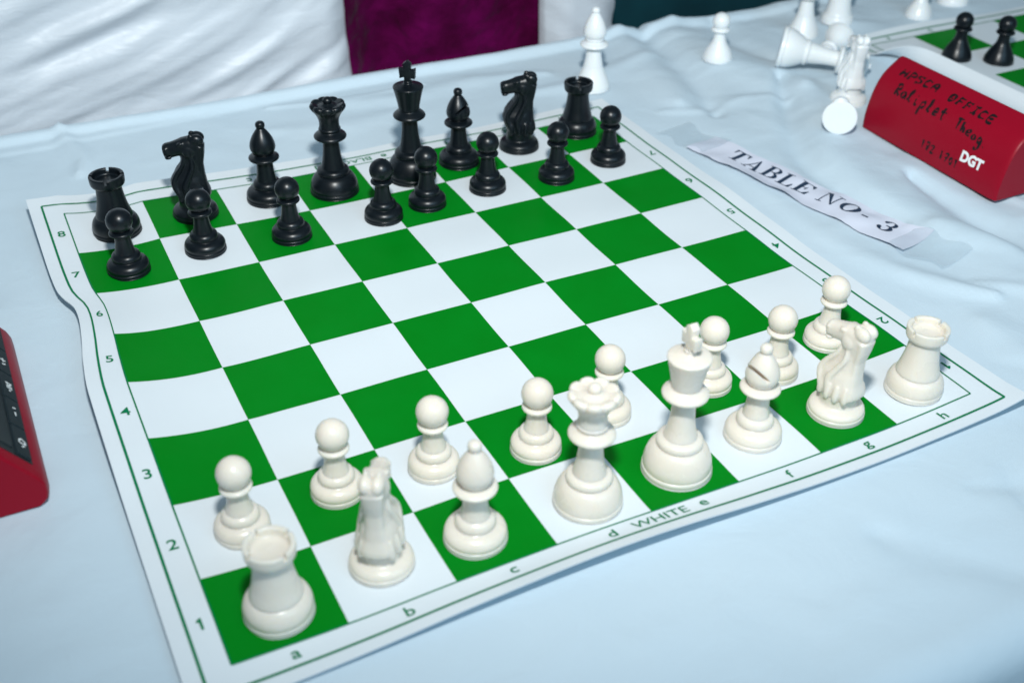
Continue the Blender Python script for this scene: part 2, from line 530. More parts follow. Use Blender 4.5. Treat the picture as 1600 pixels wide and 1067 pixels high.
board = make_board(surf_main, -.40, 8.45, -.38, 8.45, 'green and white roll-up vinyl chess board set with both armies in the foreground', .1)
dark_squares(surf_main, board)
frame_lines(surf_main, .0, .017, board)
frame_lines(surf_main, .24, .027, board)
for i, ch in enumerate('abcdefgh'):
    cap = .72 if ch in 'bdfh' else .52
    if ch == 'g': cap = .35
    board_text(surf_main, ch, i + .5, -.115, .17, 0, board, 'file_letter', cap=cap, wide=1.15)
    board_text(surf_main, ch, i + .5, 8.12, .17, PI, board, 'file_letter', cap=cap, wide=1.15)
for j in range(8):
    board_text(surf_main, str(j + 1), -.115, j + .5, .185, 0, board, 'rank_number', wide=1.1)
    board_text(surf_main, str(j + 1), 8.125, j + .5, .185, PI, board, 'rank_number', wide=1.1)
board_text(surf_main, 'WHITE', 4.02, -.115, .16, 0, board, 'printed_word', bold=.004, wide=1.2)
board_text(surf_main, 'BLACK', 4.02, 8.12, .16, PI, board, 'printed_word', bold=.004, wide=1.2)

board2 = make_board(surf_second, -.36, 5.0, 2.6, 8.36, 'second green and white vinyl chess board with curled edge behind the red clock', .1)
dark_squares(surf_second, board2, range(1, 5), range(3, 8))
for e, wd in ((.0, .022), (.2, .032)):
    strip(surf_second, [(-e + i * .1, 8 + e) for i in range(48)], wd, .00034, board2, 'border_line', 'ink')
    strip(surf_second, [(-e, 8 + e - i * .1) for i in range(50)], wd, .00034, board2, 'border_line', 'ink')
for i, ch in enumerate('abc'):
    board_text(surf_second, ch, i + .5, 8.10, .17, PI, board2, 'file_letter', cap=.6)
board_text(surf_second, '8', -.1, 7.5, .17, 0, board2, 'rank_number')

# ------------------------------------------------------------------ chess pieces: profiles in millimetres
P_PAWN = dict(
    base=[(0, .2), (13.6, 0), (14.5, .7), (14.8, 1.7), (14.55, 2.7), (14.2, 3.1), (14.5, 3.9), (14.55, 5.2), (14.1, 6.8), (13.0, 8.3), (11.5, 9.3), (10.2, 9.8), (9.7, 10.2)],
    tier=[(9.7, 10.2), (10.0, 11.2), (9.9, 12.6), (9.3, 13.9), (8.3, 14.9), (7.2, 15.5)],
    stem=[(7.2, 15.5), (6.6, 17.5), (5.9, 21), (5.45, 25), (5.3, 29)],
    collar=[(5.3, 29), (7.2, 29.3), (8.2, 30.0), (8.45, 30.8), (8.1, 31.7), (7.0, 32.3), (5.7, 32.7)],
    head=[(5.7, 32.7)] + [(8.9 * math.sin(a), 39.6 - 8.9 * math.cos(a)) for a in [math.radians(d) for d in range(45, 180, 11)]] + [(0, 48.5)],
)
P_BISHOP = dict(
    base=[(0, .2), (15.6, 0), (16.5, .8), (16.9, 1.9), (16.6, 3.0), (16.2, 3.4), (16.5, 4.3), (16.4, 5.8), (15.6, 7.6), (14.2, 9.0), (12.4, 10.0), (11.0, 10.5), (10.4, 10.9)],
    tier=[(10.4, 10.9), (10.8, 12.2), (10.6, 13.8), (9.9, 15.2), (8.8, 16.2), (7.8, 16.8)],
    stem=[(7.8, 16.8), (7.3, 19), (6.7, 23), (6.3, 28), (6.2, 33)],
    collar=[(6.2, 33), (9.0, 33.4), (11.0, 34.2), (11.6, 35.2), (11.2, 36.2), (9.6, 37.1), (7.4, 37.8), (6.6, 38.4)],
    finial=[(2.6, 59.2), (3.3, 60.0), (3.6, 61.4), (3.4, 62.9), (2.6, 64.0), (1.2, 64.6), (0, 64.7)],
)
H_BISHOP = [(0, 38.2), (6.6, 38.4), (8.2, 40), (9.5, 42.8), (9.6, 45.6), (8.8, 49), (7.2, 52.6), (5.1, 56), (3.3, 58.4), (2.6, 59.2), (0, 59.3)]
P_ROOK = dict(
    base=[(0, .2), (16.0, 0), (17.0, .8), (17.3, 2.0), (17.0, 3.0), (16.7, 3.4), (17.0, 4.4), (17.0, 6.5), (16.4, 9), (15.3, 11.2), (13.9, 12.8), (12.9, 13.4)],
    stem=[(12.9, 13.4), (12.9, 14.6), (12.3, 17), (11.2, 21), (10.2, 26), (9.5, 31), (9.2, 35), (9.2, 37.5)],
)
C_ROOK = [(0, 37.6), (9.2, 37.5), (11.0, 38.2), (12.0, 39.6), (12.3, 41.5), (12.4, 45.2), (12.0, 46), (10.6, 46), (9.7, 45.4), (9.3, 42.2), (7.5, 41.4), (0, 41.2)]
P_QUEEN = dict(
    base=[(0, .2), (17.6, 0), (18.7, .8), (19.1, 2.0), (18.9, 3.2), (18.4, 3.7), (18.6, 5), (18.2, 8), (17.0, 11.2), (15.2, 14), (13.4, 15.6), (12.2, 16.2)],
    tier=[(12.2, 16.2), (12.7, 17.4), (12.5, 19), (11.6, 20.2), (10.2, 21), (9.2, 21.4)],
    stem=[(9.2, 21.4), (8.4, 24.5), (7.3, 30), (6.5, 37), (6.1, 45)],
    collar=[(6.1, 45), (9.2, 45.3), (11.8, 46.0), (12.6, 47.2), (12.0, 48.5), (10.0, 50), (8.3, 51), (7.8, 51.8), (8.4, 52.6), (8.5, 53.6), (7.9, 54.4)],
    ball=[(3.2, 74.2), (3.6, 75.4), (3.5, 76.8), (2.6, 78.1), (1.2, 78.8), (0, 78.9)],
)
C_QUEEN = [(7.9, 54.4), (7.6, 57), (7.7, 60), (8.6, 63.4), (10.4, 66.6), (12.6, 69.4), (13.6, 71.6), (13.0, 73.4), (11.4, 74.0), (9.6, 73.2), (7.4, 72.6), (5.2, 73.0), (3.2, 74.2)]
P_KING = dict(
    base=[(0, .2), (18.4, 0), (19.4, .9), (19.8, 2.2), (19.6, 3.6), (19.0, 4.2), (19.2, 5.6), (18.9, 8.6), (17.8, 12.4), (16.0, 16), (14.0, 18.2), (12.6, 19)],
    tier=[(12.6, 19), (13.1, 20.2), (12.9, 22), (12.0, 23.3), (10.4, 24.2), (9.4, 24.6)],
    stem=[(9.4, 24.6), (8.4, 28), (7.3, 34), (6.5, 42), (6.1, 51)],
    collar=[(6.1, 51), (9.4, 51.3), (12.0, 52.1), (12.8, 53.3), (12.2, 54.6), (10.2, 56.2), (8.4, 57.4), (7.8, 58.2), (8.3, 59.0), (8.3, 59.8)],
    crown=[(8.3, 59.8), (8.6, 62), (9.4, 66), (10.5, 71), (11.7, 75.6), (12.0, 76.6), (11.6, 77.4), (10.2, 77.9), (7.0, 78.6), (4.0, 79.4), (3.2, 80.2), (3.4, 81.2), (2.6, 82), (0, 82.2)],
)

def cross_mesh():
    pts = [(2.6, 81.2), (2.4, 85.0), (6.0, 83.6), (6.5, 91.8), (2.6, 90.6), (3.3, 95.4), (0, 98), (-3.3, 95.4), (-2.6, 90.6), (-6.5, 91.8), (-6.0, 83.6), (-2.4, 85.0), (-2.6, 81.2)]
    bm = bmesh.new()
    vs = [bm.verts.new((x * 1e-3, -.0024, z * 1e-3)) for x, z in pts]
    f = bm.faces.new(vs)
    r = bmesh.ops.extrude_face_region(bm, geom=[f])
    bmesh.ops.translate(bm, vec=(0, .0048, 0), verts=[g for g in r['geom'] if isinstance(g, bmesh.types.BMVert)])
    bmesh.ops.recalc_face_normals(bm, faces=bm.faces)
    bmesh.ops.bevel(bm, geom=bm.edges[:], offset=.0006, segments=2, affect='EDGES', profile=.6)
    me = bpy.data.meshes.new('cross'); bm.to_mesh(me); bm.free()
    me.polygons.foreach_set('use_smooth', [True] * len(me.polygons))
    me.set_sharp_from_angle(angle=math.radians(50))
    return me

def queen_warp(r, z, a):
    k = max(0.0, min(1.0, (z - 58) / 9)) * max(0.0, min(1.0, (r - 7.4) / 2.5))
    lobe = abs(math.cos(4.5 * a)) ** .5
    return r * (1 + .115 * k * (lobe - .82)), z + 1.1 * k * (lobe - .75)

def knight_mesh():
    V, F = [], []
    def add(v, f):
        o = len(V); V.extend(v); F.extend([tuple(i + o for i in q) for q in f])
    def loft(secs, n=28):
        """secs: (centre, axis1*r1, axis2*r2)"""
        v, f = [], []
        for c, a, b in secs:
            for k in range(n):
                t = 2 * PI * k / n
                ca, sa = math.cos(t), math.sin(t)
                ca = math.copysign(abs(ca) ** .85, ca); sa = math.copysign(abs(sa) ** .85, sa)
                v.append(tuple(Vector(c) + Vector(a) * ca + Vector(b) * sa))
        m = len(secs)
        for i in range(m - 1):
            for k in range(n):
                k2 = (k + 1) % n
                f.append((i * n + k, i * n + k2, (i + 1) * n + k2, (i + 1) * n + k))
        f.append(tuple(range(n - 1, -1, -1))); f.append(tuple((m - 1) * n + k for k in range(n)))
        add(v, f)
    def ell(c, r, ry=0.0, n=16):
        v, f = [], []
        rot = Matrix.Rotation(ry, 3, 'Y')
        for i in range(1, n):
            ph = PI * i / n
            for k in range(n):
                t = 2 * PI * k / n
                p = Vector((r[0] * math.sin(ph) * math.cos(t), r[1] * math.sin(ph) * math.sin(t), r[2] * math.cos(ph)))
                v.append(tuple(Vector(c) + rot @ p))
        for i in range(n - 2):
            for k in range(n):
                k2 = (k + 1) % n; f.append((i * n + k, (i + 1) * n + k, (i + 1) * n + k2, i * n + k2))
        f.append(tuple(range(n))); f.append(tuple((n - 2) * n + k for k in range(n - 1, -1, -1)))
        add(v, f)
    def tube(path, radii):
        pts = catmull(path, 5); rr = catmull([(q,) for q in radii], 5)
        secs = []
        for i, q in enumerate(pts):
            t = Vector(pts[min(i + 1, len(pts) - 1)]) - Vector(pts[max(i - 1, 0)]); t.normalize()
            a = t.cross(Vector((0, 1, .2))).normalized(); b = t.cross(a).normalized()
            secs.append((q, a * rr[i][0], b * rr[i][0]))
        loft(secs, 12)
    # neck and chest: (height, reach forward, reach back, half width)
    body = [(14.2, 9.4, 9.8, 9.6), (16, 10.4, 11.6, 10.2), (19, 11.6, 12.8, 10.6), (22, 13.0, 13.0, 10.4), (26, 14.3, 12.2, 9.8), (30, 14.5, 11.6, 8.8), (34, 12.2, 11.0, 7.2),
            (38, 9.0, 10.8, 6.2), (42, 6.0, 10.8, 5.6), (46, 4.6, 11.4, 5.4), (50, 4.6, 12.8, 5.7), (55, 4.6, 13.6, 6.2), (60, 2.4, 13.8, 5.8), (63, -1.6, 12.6, 4.2)]
    loft([(((f - k) / 2, 0, z), ((f + k) / 2, 0, 0), (0, ry, 0)) for z, f, k, ry in body])
    # head: level, square at the muzzle
    hd = [(-9, 57, 6.4, 5.8), (-4, 57, 6.6, 6.3), (1, 56.2, 6.4, 6.1), (6, 54.8, 5.9, 5.2), (10.2, 53.6, 5.7, 4.8), (13.4, 53.0, 5.7, 4.9), (15.4, 52.6, 4.9, 4.2), (16.0, 52.5, 3.6, 3.0)]
    up = Vector((.12, 0, .99))
    loft([((x, 0, z), up * h, (0, w, 0)) for x, z, h, w in hd])
    # back of the neck: a flat-faced column that flares into the mane's hem
    bk = [(17.0, -9.6, 4.2, 8.4), (20, -9.9, 3.8, 8.0), (26, -9.2, 2.9, 5.8), (34, -8.9, 2.5, 4.8), (42, -8.9, 2.5, 4.6), (50, -10.4, 2.8, 5.2), (57, -11.0, 3.2, 6.0)]
    loft([((cx, 0, z), (rx, 0, 0), (0, ry, 0)) for z, cx, rx, ry in bk])
    for s in (-1, 1):
        ell((-9.2, s * 3.0, 61.6), (5.2, 3.5, 4.2), -.25)          # crest
        ell((-5.4, s * 3.3, 64.0), (2.2, 1.5, 2.4), .5)            # ear
        ell((2.6, s * 4.9, 59.4), (2.6, 1.5, 1.5), .25)            # brow
        ell((-2.4, s * 5.9, 53.4), (4.0, 1.3, 4.4), .1)            # cheek
        ell((13.6, s * 3.9, 55.4), (1.5, 1.3, 1.4), .2)            # nostril
        ell((12.4, s * 3.7, 48.6), (2.6, 1.5, 1.2), .1)            # lip
        # the two long curves of the shoulder, then the scalloped hem of the mane
        tube([(1.6, s * 4.2, 49), (3.6, s * 5.2, 42.5), (8.8, s * 6.0, 35), (11.0, s * 7.2, 28.5), (7.6, s * 9.2, 20)], [1.0, 1.5, 1.9, 2.1, 1.8])
        tube([(-3.4, s * 5.2, 50), (-3.8, s * 6.4, 42), (-.4, s * 7.8, 34), (2.6, s * 9.2, 27), (1.0, s * 10.4, 19)], [1.0, 1.5, 1.9, 2.3, 1.9])
        for x, sp in ((6.6, .6), (.6, .2), (-4.6, -.3), (-9.0, -.8)):
            y = 10.4 * math.sqrt(max(.12, 1 - (x / 12.6) ** 2))
            tube([(x, s * (y - .8), 25), (x + sp * .6, s * (y + .1), 20), (x + sp, s * (y + .3), 16), (x + sp, s * (y - .4), 14.8)], [1.4, 2.0, 1.9, 1.3])
    V = [(x * 1e-3, y * 1e-3, z * 1e-3) for x, y, z in V]
    me = bpy.data.meshes.new('knight'); me.from_pydata(V, [], F); me.validate()
    o = bpy.data.objects.new('knight', me); COL.objects.link(o)
    r = o.modifiers.new('r', 'REMESH'); r.mode = 'VOXEL'; r.voxel_size = .00055
    s = o.modifiers.new('s', 'SMOOTH'); s.iterations = 4; s.factor = .5
    # mouth slit and eye sockets carved after the remesh
    cut = []
    rot = Matrix.Rotation(.12, 3, 'Y')
    cut.append(box_vf((.0146, 0, .0500), (.009, .02, .0012), rot))
    for cv, cf in cut:
        cm = bpy.data.meshes.new('c'); cm.from_pydata(cv, [], cf)
        co = bpy.data.objects.new('c', cm); COL.objects.link(co)
        b = o.modifiers.new('b', 'BOOLEAN'); b.object = co; b.operation = 'DIFFERENCE'; b.solver = 'EXACT'
        co.hide_render = True
    bpy.context.view_layer.update()
    res = evaluated(o)
    for q in [x for x in COL.objects if x.name.startswith('c') and x.data and x.data.name.startswith('c') and x.hide_render]:
        bpy.data.objects.remove(q)
    bpy.data.objects.remove(o)
    res.polygons.foreach_set('use_smooth', [True] * len(res.polygons))
    return res

KNIGHT_BASE = [(0, .2), (15.6, 0), (16.6, .7), (17.0, 1.8), (16.8, 3.0), (16.4, 3.4), (16.5, 4.2), (16.0, 5.6), (14.6, 7.0), (12.6, 8.0), (11.4, 8.6), (10.8, 9.6), (10.6, 12), (10.6, 16)]

MESH = {}
def build_meshes():
    for k, P in (('pawn', P_PAWN), ('bishop', P_BISHOP), ('rook', P_ROOK), ('queen', P_QUEEN), ('king', P_KING)):
        for part, prof in P.items():
            MESH[(k, part)] = lathe_mesh(k + '_' + part, prof)
    V, F = lathe_data(H_BISHOP)
    rot = Matrix.Rotation(math.radians(-52), 3, 'Y')
    MESH[('bishop', 'head')] = boolean_mesh('bishop_head', V, F, [box_vf((.0075, 0, .0505), (.013, .03, .0017), rot)])
    V, F = lathe_data(C_ROOK, sub=3)
    cuts = []
    for a in (0, 90):
        cuts.append(box_vf((0, 0, .0460), (.04, .0021, .0058), Matrix.Rotation(math.radians(a), 3, 'Z')))
    MESH[('rook', 'crown')] = boolean_mesh('rook_crown', V, F, cuts)
    MESH[('queen', 'crown')] = lathe_mesh('queen_crown', C_QUEEN, n=108, warp=queen_warp)
    MESH[('king', 'cross')] = cross_mesh()
    MESH[('knight', 'base')] = lathe_mesh('knight_base', KNIGHT_BASE)
    MESH[('knight', 'horse_head')] = knight_mesh()
build_meshes()
PARTS = {}
for (k, part) in MESH: PARTS.setdefault(k, []).append(part)
_MC = {}
def coloured(k, part, m):
    if (k, part, m) not in _MC:
        me = MESH[(k, part)].copy(); me.materials.clear(); me.materials.append(MAT[m]); _MC[(k, part, m)] = me
    return _MC[(k, part, m)]

def piece(kind, m, loc, rotz, label, group, cname):
    root = empty(cname + '_' + kind, loc); root.rotation_euler = (0, 0, rotz)
    tag(root, label, 'chess ' + kind, group)
    for part in PARTS[kind]:
        link(bpy.data.objects.new(part, coloured(kind, part, m)), root)
    return root

def stand(u, v):
    """a point on the board at board coordinates u, v"""
    p = surf_main(u, v)
    return (p.x, p.y, p.z + .0002)

def sq(f, r, dx, dy):
    """square centre plus an offset in mm, slid along the surface so it sits on the raised vinyl"""
    x = (f - 3.5) * SQ + dx * 1e-3; y = (r - 3.5) * SQ + dy * 1e-3
    z = 0.0
    for _ in range(4):
        s = (CAM.z - z) / CAM.z
        px = CAM.x + (x - CAM.x) * s; py = CAM.y + (y - CAM.y) * s
        z = surf_main(px / SQ + 4, py / SQ + 4).z
    return (px, py, z + .0002)

R = math.radians
W = [  # kind, file, rank, dx, dy (mm off the square's centre), heading, label
    ('rook', 0, 0, 1.2, -5.0, R(20), 'ivory rook on square a1 at the near left corner'),
    ('knight', 1, 0, .6, 2.9, R(58), 'ivory knight on square b1 seen from behind its neck'),
    ('bishop', 2, 0, -5.6, -1.1, R(75), 'ivory bishop on square c1 between knight and queen'),
    ('queen', 3, 0, 3.8, -2.8, 0, 'ivory queen with scalloped crown on square d1'),
    ('king', 4, 0, 4.9, -1.7, R(88), 'ivory king with a cross on square e1'),
    ('bishop', 5, 0, 3.9, 3.0, R(186), 'ivory bishop with slit facing the camera on square f1'),
    ('knight', 6, 0, 5.6, -.3, R(98), 'ivory knight on square g1 next to the right corner rook'),
    ('rook', 7, 0, 6.5, -4.0, R(5), 'ivory rook on square h1 at the right corner'),
    ('pawn', 0, 1, .9, 0, 0, 'ivory pawn on square a2 behind the near left rook'),
    ('pawn', 1, 1, -1.3, 6.8, 0, 'ivory pawn on square b2 behind the near knight'),
    ('pawn', 2, 1, -3.2, 1.7, 0, 'ivory pawn on square c2 behind the near bishop'),
    ('pawn', 3, 1, -1.4, -9.0, 0, 'ivory pawn on square d2 standing clear left of the queen'),
    ('pawn', 4, 1, -5.5, 1.0, 0, 'ivory pawn on square e2 half hidden behind the ivory queen'),
    ('pawn', 5, 1, 8.9, -1.1, 0, 'ivory pawn on square f2 half hidden behind the ivory king'),
    ('pawn', 6, 1, -3.2, -9.1, 0, 'ivory pawn on square g2 behind the right ivory bishop'),
    ('pawn', 7, 1, -8.6, 3.3, 0, 'ivory pawn on square h2 behind the right ivory knight'),
]
Bk = [
    ('rook', 0, 7, 4.3, 6.8, R(-15), 'black rook on square a8 at the far left corner'),
    ('knight', 1, 7, 6.4, 7.9, R(160), 'black knight on square b8 facing the left rook'),
    ('bishop', 2, 7, 7.0, 8.3, R(60), 'black bishop on square c8 left of the black queen'),
    ('queen', 3, 7, 1.1, -1.6, R(10), 'black queen with scalloped crown on square d8'),
    ('king', 4, 7, 9.1, -4.7, R(-38), 'black king with a cross, the tallest black piece, on square e8'),
    ('bishop', 5, 7, -2.4, 2.4, R(-60), 'black bishop on square f8 right of the black king'),
    ('knight', 6, 7, -.9, 6.9, R(157), 'black knight on square g8 facing the black king'),
    ('rook', 7, 7, 1.6, 12.1, R(-22), 'black rook on square h8 at the far right corner'),
    ('pawn', 0, 6, .5, 3.2, 0, 'black pawn on square a7 in front of the left rook'),
    ('pawn', 1, 6, -.4, 8.8, 0, 'black pawn on square b7 in front of the left knight'),
    ('pawn', 2, 6, 4.9, -.4, 0, 'black pawn on square c7 in front of the left bishop'),
    ('pawn', 3, 6, 20.2, -2.3, 0, 'black pawn on square d7 standing almost on the e file line'),
    ('pawn', 4, 6, 1.6, 2.7, 0, 'black pawn on green square e7 in front of the black king'),
    ('pawn', 5, 6, -1.5, 6.1, 0, 'black pawn on white square f7 in front of the right bishop'),
    ('pawn', 6, 6, .3, -1.0, 0, 'black pawn on square g7 in front of the right rook'),
    ('pawn', 7, 6, -2.5, 8.0, 0, 'black pawn on square h7 by the right edge of the board'),
]
for kind, f, r, dx, dy, hd, lab in W:
    piece(kind, 'ivory', sq(f, r, dx, dy), hd, lab, 'ivory chess pieces on the front board', 'ivory')
for kind, f, r, dx, dy, hd, lab in Bk:
    piece(kind, 'black', sq(f, r, dx, dy), hd, lab, 'black chess pieces on the front board', 'black')

# ------------------------------------------------------------------ the plainer set lying behind
A_PAWN = dict(
    base=[(0, .2), (13.6, 0), (14.4, .8), (14.5, 3), (13.6, 6), (11.6, 10.5), (9.2, 14.5), (7.4, 17.5)],
    stem=[(7.4, 17.5), (6.2, 20.5), (5.6, 24), (5.4, 28.5)],
    collar=[(5.4, 28.5), (8.6, 29), (9.0, 30.2), (8.4, 31.4), (6.4, 32)],
    head=[(6.4, 32)] + [(8.6 * math.sin(a), 38 - 8.6 * math.cos(a)) for a in [math.radians(d) for d in range(48, 180, 12)]] + [(0, 46.6)],
)
A_BISHOP = dict(
    base=[(0, .2), (15.4, 0), (16.3, .9), (16.4, 3), (15.6, 6), (13.6, 11), (11.0, 17), (9.2, 22)],
    stem=[(9.2, 22), (8.0, 28), (7.2, 34), (7.0, 40)],
    collar=[(7.0, 40), (11.8, 40.8), (13.2, 42.2), (12.4, 43.8), (9.4, 45.2), (8.0, 46.2), (9.0, 47.6), (8.6, 49.0)],
    head=[(8.6, 49.0), (10.4, 52), (10.6, 56), (9.4, 61), (7.0, 66.5), (4.6, 70.5), (3.2, 72.2)],
    finial=[(3.2, 72.2), (3.8, 73.6), (3.5, 75.6), (2.2, 77), (0, 77.4)],
)
A_QUEEN = dict(
    base=[(0, .2), (17.4, 0), (18.4, 1), (18.6, 4), (17.6, 8), (15.2, 14), (12.2, 20), (10.0, 25)],
    stem=[(10.0, 25), (8.4, 32), (7.2, 40), (6.8, 47)],
    collar=[(6.8, 47), (11.8, 47.8), (13.2, 49.2), (12.2, 51), (9.2, 52.4), (8.2, 54)],
    crown=[(8.2, 54), (8.6, 60), (10.4, 67), (12.6, 72), (13, 73.4), (11.4, 73.2), (8, 72.4), (4, 73.6)],
    ball=[(4, 73.6), (4.2, 75.4), (3.0, 77.6), (0, 78.4)],
)
A_ROOK = dict(
    base=[(0, .2), (16.4, 0), (17.2, 1), (17.2, 4), (16.4, 7), (15.0, 9)],
    stem=[(15.0, 9), (13.8, 11), (12.4, 18), (11.2, 27), (10.6, 36)],
    crown=[(10.6, 36), (13, 37), (13.6, 39), (13.6, 48), (12, 48.4), (10.6, 48), (10.4, 43), (0, 42.8)],
)
A_KING = dict(
    base=[(0, .2), (18.6, 0), (19.8, 1), (20, 3.6), (19.0, 4.8), (19.2, 6.6), (18.2, 11), (15.6, 17), (12.8, 22), (11.6, 24), (12.4, 25.4), (12.0, 27.2), (10.4, 29), (9.8, 34)],
    stem=[(9.8, 34), (8.4, 42), (7.6, 50), (7.4, 56)],
    collar=[(7.4, 56), (12.2, 57), (13.6, 58.6), (12.6, 60.6), (9.4, 62), (8.6, 64)],
    crown=[(8.6, 64), (9.4, 70), (11.2, 78), (12.4, 83), (11.8, 84.4), (8, 85.6), (3, 87), (3.2, 88.4), (0, 89.6)],
)
A_KNIGHT_BASE = KNIGHT_BASE
for k, P in (('plain_pawn', A_PAWN), ('plain_bishop', A_BISHOP), ('plain_queen', A_QUEEN), ('plain_rook', A_ROOK), ('plain_king', A_KING)):
    for part, prof in P.items():
        MESH[(k, part)] = lathe_mesh(k + '_' + part, prof, n=44)
        PARTS.setdefault(k, []).append(part)

def plain(kind, m, x, y, label, group, rot=None, z=None, scale=1.0):
    o = piece('plain_' + kind, m, (x, y, (cz(x, y) if z is None else z)), 0, label, group, 'white' if m == 'white' else 'black')
    o.name = ('white_' if m == 'white' else 'black_') + kind
    o['category'] = 'chess ' + kind
    if rot is not None: o.rotation_euler = rot
    o.scale = (scale,) * 3
    return o

def lying(kind, m, x, y, heading, rad, label, group, tilt=0.0):
    """a fallen piece: base centre at x, y, its head pointing along heading, resting on its base rim"""
    z = cz(x, y) + rad
    o = plain(kind, m, x, y, label, group, z=z)
    q = Vector((math.cos(heading), math.sin(heading), -tilt)).to_track_quat('Z', 'Y')
    o.rotation_euler = q.to_euler()
    return o
GW = 'white chess pieces waiting beside the boards'
plain('bishop', 'white', .262, .290, 'white bishop standing upright behind the black rook at far right corner', GW)
plain('pawn', 'white', .403, .287, 'white pawn standing alone on the cloth in front of the teal fabric', GW)
plain('bishop', 'white', .538, .322, 'white bishop standing behind the fallen white king, cut by picture top', GW)
plain('rook', 'white', .590, .330, 'white rook standing right of the white bishop, cut by picture top', GW)
plain('pawn', 'white', .690, .312, 'white pawn standing behind the second board, left of the last white piece', GW)
plain('rook', 'white', .758, .330, 'white piece at top edge farthest right, only its foot showing', GW)
lying('king', 'white', .452, .254, R(-41), .0200, 'fallen white king lying on its side with its wide base to the left', GW, .13)
lying('pawn', 'white', .5420, .2700, R(-150), .0145, 'fallen white pawn, its round head peeping out behind the fallen king', GW, .16)
piece('knight', 'white', (.462, .160, cz(.462, .160)), R(70), 'white knight standing upright between the fallen king and the red clock', GW, 'white')
lying('pawn', 'white', .399, .101, R(48), .0145, 'fallen white pawn showing the flat round bottom of its base', GW, .12)
p2 = lambda u, v: surf_second(u, v)
for (x, y, lab) in ((.634, .198, 'black pawn on the second board half hidden by its curled edge'), (.6650, .172, 'black pawn standing in full view on the second board')):
    zz = surf_second(x / SQ + 4 - B2X, y / SQ + 4 - B2Y).z
    plain('pawn', 'black', x, y, lab, 'black pawns on the second board', z=zz + .0003)

# ------------------------------------------------------------------ chess clocks
BACK = [(0, 0), (.3, 14), (4.8, 34), (13, 49), (28, 60.5)]
back_pts = catmull(BACK, 6)
_arc = [0.0]
for a, b in zip(back_pts[:-1], back_pts[1:]): _arc.append(_arc[-1] + float(np.linalg.norm(b - a)))
CL = 156.0
def back_at(s, t, out=0.0):
    """s: mm from the far end, t: mm up the curved back"""
    t = max(0, min(t, _arc[-1] - .01))
    k = 0
    while _arc[k + 1] < t: k += 1
    f = (t - _arc[k]) / (_arc[k + 1] - _arc[k])
    q = back_pts[k] * (1 - f) + back_pts[k + 1] * f
    d = back_pts[k + 1] - back_pts[k]; d = d / np.linalg.norm(d)
    nrm = np.array((-d[1], d[0]))
    q = q + nrm * out
    return Vector((q[0] * 1e-3, -s * 1e-3, q[1] * 1e-3))

def clock_section():
    pts = [tuple(q) for q in back_pts]
    pts += [(29.5, 61.2), (31.2, 60.6), (32.6, 59.2)]
    pts += [(60.6, 20.4), (63.6, 16), (65, 12), (65.2, 7), (64.4, 3), (62.4, .6), (60, 0)]
    return pts

def clock_slope(s, t, out=0.0):
    """s: mm from the far end, t: mm up the sloping front from its lower edge"""
    a = np.array((60.6, 20.4)); b = np.array((32.6, 59.2)); d = (b - a) / np.linalg.norm(b - a)
    q = a + d * t + np.array((d[1], -d[0])) * out
    return Vector((q[0] * 1e-3, -s * 1e-3, q[1] * 1e-3))

